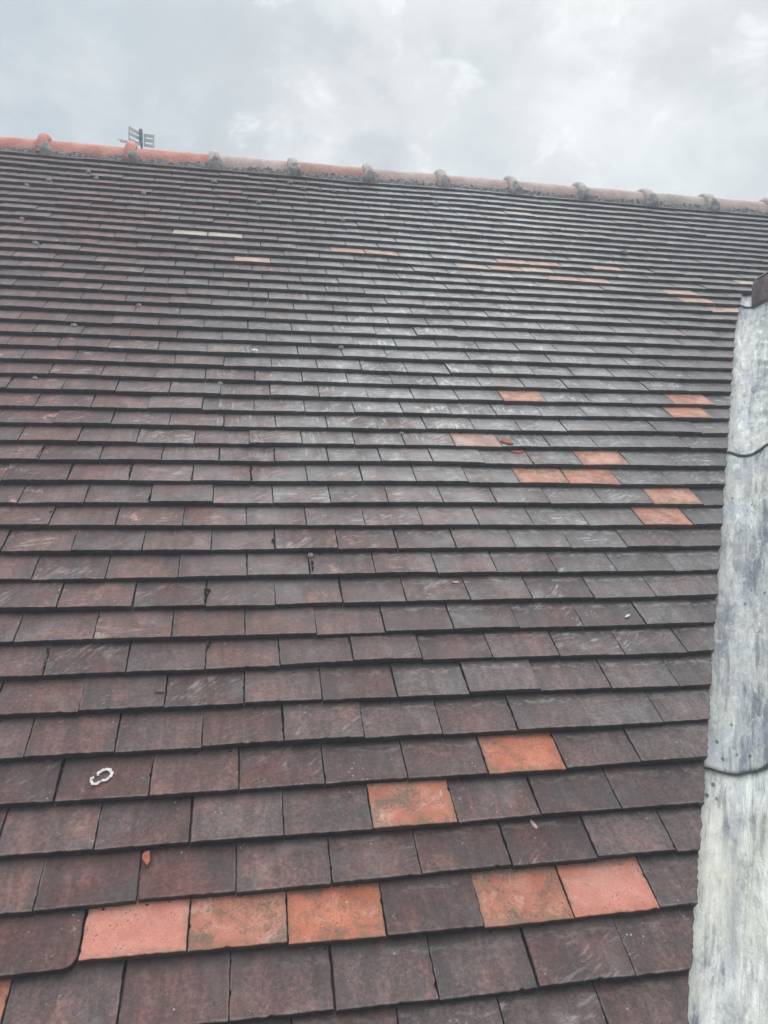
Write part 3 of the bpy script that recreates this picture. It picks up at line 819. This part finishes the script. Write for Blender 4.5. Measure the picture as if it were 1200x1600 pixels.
# crumbs of moss in the open joints (nobody could count them)
V=[];F=[]
for (u0,v0,u1,v1) in [(0.02,1.129,0.015,1.092),(0.113,1.483,0.116,1.405),(0.203,1.568,0.197,1.501),(-0.068,1.254,-0.067,1.198),(0.359,0.945,0.349,0.902),(0.01,1.154,0.012,1.104),(0.7,0.775,0.695,0.707),(0.364,0.779,0.358,0.745),(0.619,1.045,0.617,1.002),(0.519,1.123,0.524,1.089),(0.013,0.774,0.016,0.706),
   (-.144,1.56,-.15,1.49),(.367,1.56,.367,1.49),(.533,1.56,.533,1.49),(.293,1.46,.289,1.39),(.462,1.46,.462,1.39),(.185,1.36,.181,1.29),(.35,.95,.35,.90)]:
    nn = 16
    for q in range(nn):
        t_ = q/(nn-1); u = u0+(u1-u0)*t_+rnd.gauss(0,.0010); v = v0+(v1-v0)*t_+rnd.gauss(0,.001)
        r = rnd.uniform(.0010,.0030)*(1.5 if q < 3 else 1)*(.85 if rnd.random() < .7 else 1.2); h0 = surf_h(u, v)+r*.15; k = len(V)
        for a in range(4):
            for b in range(6):
                ph = -math.pi/2+math.pi*(a+.5)/4; th = b*math.pi/3
                qq = 1+.4*n3(u*900+b, v*900+a, q); V.append(W3(u+r*math.cos(th)*math.cos(ph)*qq, v+r*math.sin(th)*math.cos(ph)*qq, h0+r*math.sin(ph)*qq))
        for a in range(3):
            for b in range(6): F.append((k+a*6+b, k+a*6+(b+1)%6, k+(a+1)*6+(b+1)%6, k+(a+1)*6+b))
        F.append(tuple(k+b for b in range(5,-1,-1))); F.append(tuple(k+18+b for b in range(6)))
# grit and debris caught under the tails
for q in range(420):
    k_ = rnd.randint(1, 22); u = rnd.uniform(-.5, min(1.2+.567*k_*G, 2.0)); v = k_*G-.003-abs(rnd.gauss(0,.002)); r = rnd.uniform(.0008,.0026)
    h0 = -TH+r*.3; k = len(V)
    for p in ((1,0,0),(0,1,0),(-1,0,0),(0,-1,0),(0,0,1),(0,0,-1)): V.append(W3(u+p[0]*r*1.5, v+p[1]*r, h0+p[2]*r))
    F += [(k,k+1,k+4),(k+1,k+2,k+4),(k+2,k+3,k+4),(k+3,k,k+4),(k+1,k,k+5),(k+2,k+1,k+5),(k+3,k+2,k+5),(k,k+3,k+5)]
o = mesh_obj('moss_crumbs', V, F, M_moss); tag(o, 'dark crumbs of moss and grit in the tile joints', 'moss', kind='stuff')

# white lichen ring: an open figure of two overlapping loops, a crust about a millimetre thick
def crust(name, loops, mat, seed, h=.0012):
    V=[];F=[]; u0, v0 = loops[0][0], loops[0][1]; org = W3(u0, v0, surf_h(u0, v0))
    for (cu, cv, r, w_, a0, a1) in loops:
        n = 90; k = len(V)
        for i in range(n+1):
            a = a0+(a1-a0)*i/n
            ww = w_*(1+.6*n3(math.cos(a)*3+seed, math.sin(a)*3, seed)+.7*n3(a*5, seed, 2)+.35*n3(a*17, seed, 4)); rr = r*(1+.16*n3(math.cos(a)*2, math.sin(a)*2, seed+4))
            for q, z in ((-1,-.0004),(-.7,h),(.7,h),(1,-.0004)):
                R_ = rr+q*ww/2; u, v = cu+R_*math.cos(a), cv+R_*math.sin(a)*1.05
                V.append(W3(u, v, surf_h(cu, cv)-(v-cv)*TH/G+z*(1+.4*n3(a*20, q*3, seed)))-org)
        for i in range(n):
            for j in range(3): F.append((k+i*4+j, k+i*4+4+j, k+i*4+5+j, k+i*4+1+j))
    F = [tuple(reversed(f)) for f in F]
    o = mesh_obj(name, V, F, mat); o.location = org; return o
o = crust('lichen_ring', [(.1775,.4455,.0125,.0062,-1.9,3.3),(.163,.434,.0090,.0058,2.2,5.9)], M_white, 2.0, .0003)
tag(o, 'white crusty lichen ring on a dark tile near the lower left', 'lichen')
for i, (u, v, r, fl, lab) in enumerate([(.476,2.197,.017,.55,'white bird dropping on a dark tile in the upper middle'),(1.036,1.816,.011,.6,'round pale bird dropping, left of two below the striped scuffs'),(1.090,1.802,.007,1.1,'thin pale bird dropping, right of two below the striped scuffs'),(.624,.164,.0035,.9,'tiny white bird dropping on an orange tile')]):
    tag(blob('bird_dropping', u, v, r, .0012, M_white, i*5.1+1, flat=fl, rough=.8), lab, 'bird dropping')
def chip(name, u, v, lx, ly, th, mat, ang, seed, lift=0.0, curl=0.0, tiltx=0.0):
    """a thin irregular fragment lying on the tiles"""
    V=[];F=[]; n=(8 if 'shard' in name else 13); h0=surf_h(u,v)+lift; org=W3(u,v,h0); ca,sa=math.cos(ang),math.sin(ang)
    rings=((1,0),(.97,th),(.55,th*1.05),(.15,th))
    for sc,z in rings:
        for i in range(n):
            a=2*math.pi*i/n; r=1+(.75 if n==8 else .30)*n3(math.cos(a)*1.6+seed,math.sin(a)*1.6,seed)+.12*n3(a*7,seed,1)
            x=lx*math.cos(a)*r*sc; y=ly*math.sin(a)*r*sc; zz=z+curl*(x/lx)**2+x*tiltx
            V.append(W3(u+x*ca-y*sa, v+x*sa+y*ca, h0+zz-((x*sa+y*ca)*TH/G))-org)
    for k in range(3):
        for i in range(n): F.append((k*n+i,k*n+(i+1)%n,(k+1)*n+(i+1)%n,(k+1)*n+i))
    F.append(tuple(3*n+i for i in range(n))); F.append(tuple(range(n-1,-1,-1)))
    o=mesh_obj(name,V,F,mat); o.location=org; return o
tag(chip('clay_shard',.272,.272,.0085,.014,.007,M_shard,.2,3),'broken red clay shard wedged at a joint, lower left','clay fragment')
tag(chip('clay_shard',1.331,1.566,.026,.008,.010,M_shard,.05,5,-.008),'broken orange clay sliver lying below a tile edge, right of centre','clay fragment')
tag(chip('clay_shard',1.304,1.612,.016,.024,.004,M_shard,.9,8),'larger orange clay shard lying on a tile beside the pale pink tile','clay fragment')
tag(chip('dry_leaf',.449,.498,.012,.006,.0012,M_leaf,.1,2,.001,.004),'small curled grey leaf resting on a tile edge','leaf')
tag(chip('dry_leaf',.385,.497,.010,.005,.0012,M_leaf,.0,6,.0005,.004),'small brown leaf caught below a joint','leaf')
tag(chip('dry_leaf',.265,.638,.012,.004,.0012,M_leaf,-.2,9,.001,.004),'thin brown leaf lying across a joint','leaf')
tag(chip('clay_flake',1.007,.282,.0042,.0105,.0016,M_flake,.35,4,.0003),'pale pink clay flake on a dark lower tile','clay fragment')
tag(chip('clay_flake',1.420,.817,.011,.0035,.0014,M_white,.6,7,.0003),'white flake on a grey tile near the lead','clay fragment')
tag(chip('clay_flake',.991,.957,.009,.003,.0016,M_flake,-.1,1,.0003),'thin pink clay flake in the middle of the roof','clay fragment')
tag(chip('twig',1.111,.741,.009,.0016,.0012,M_leaf,-.5,1,.0003),'tiny dark twig on a tile right of centre','twig')

# ------------------------------------------------------------------ house under the roof and the ground
eav = W3(0, ROW0*G, 0)
V=[];F=[]
ya, yb, x0, x1 = eav.y+.25, 6.6-eav.y-.25, UL+.3, UR-.3
def boxm(x0,y0,z0,x1,y1,z1):
    V=[(x0,y0,z0),(x1,y0,z0),(x1,y1,z0),(x0,y1,z0),(x0,y0,z1),(x1,y0,z1),(x1,y1,z1),(x0,y1,z1)]
    return V,[(3,2,1,0),(4,5,6,7),(0,1,5,4),(1,2,6,5),(2,3,7,6),(3,0,4,7)]
V,F = boxm(x0, ya, 0.004, x1, yb, eav.z+.10)
hw = mesh_obj('brick_house', V, F, M_brick); tag(hw, 'brick house walls under the tiled roof', 'house')
n = 24; V=[];F=[]
for i in range(n+1):
    for j in range(n+1):
        a = ((i/n)*2-1); b = ((j/n)*2-1); V.append((math.copysign(abs(a)**3, a)*1500, math.copysign(abs(b)**3, b)*1500, 0))
for i in range(n):
    for j in range(n): a=i*(n+1)+j; F.append((a,a+n+1,a+n+2,a+1))
tag(mesh_obj('ground', V, F, M_ground), kind='structure')

# ------------------------------------------------------------------ haze volume added to imitate lens veil over the far tiles
HAZE = 0.028
if HAZE:
    hm = bpy.data.materials.new('haze'); hm.use_nodes = True; hm.node_tree.nodes.clear()
    pv = hm.node_tree.nodes.new('ShaderNodeVolumePrincipled'); ou = hm.node_tree.nodes.new('ShaderNodeOutputMaterial')
    pv.inputs['Density'].default_value = HAZE; pv.inputs['Color'].default_value = (.85,.91,1,1)
    hm.node_tree.links.new(pv.outputs[0], ou.inputs['Volume'])
    V,F = boxm(-1510,-1510,-1,1510,1510,9.62)
    tag(mesh_obj('haze', V, F, hm), kind='stuff')
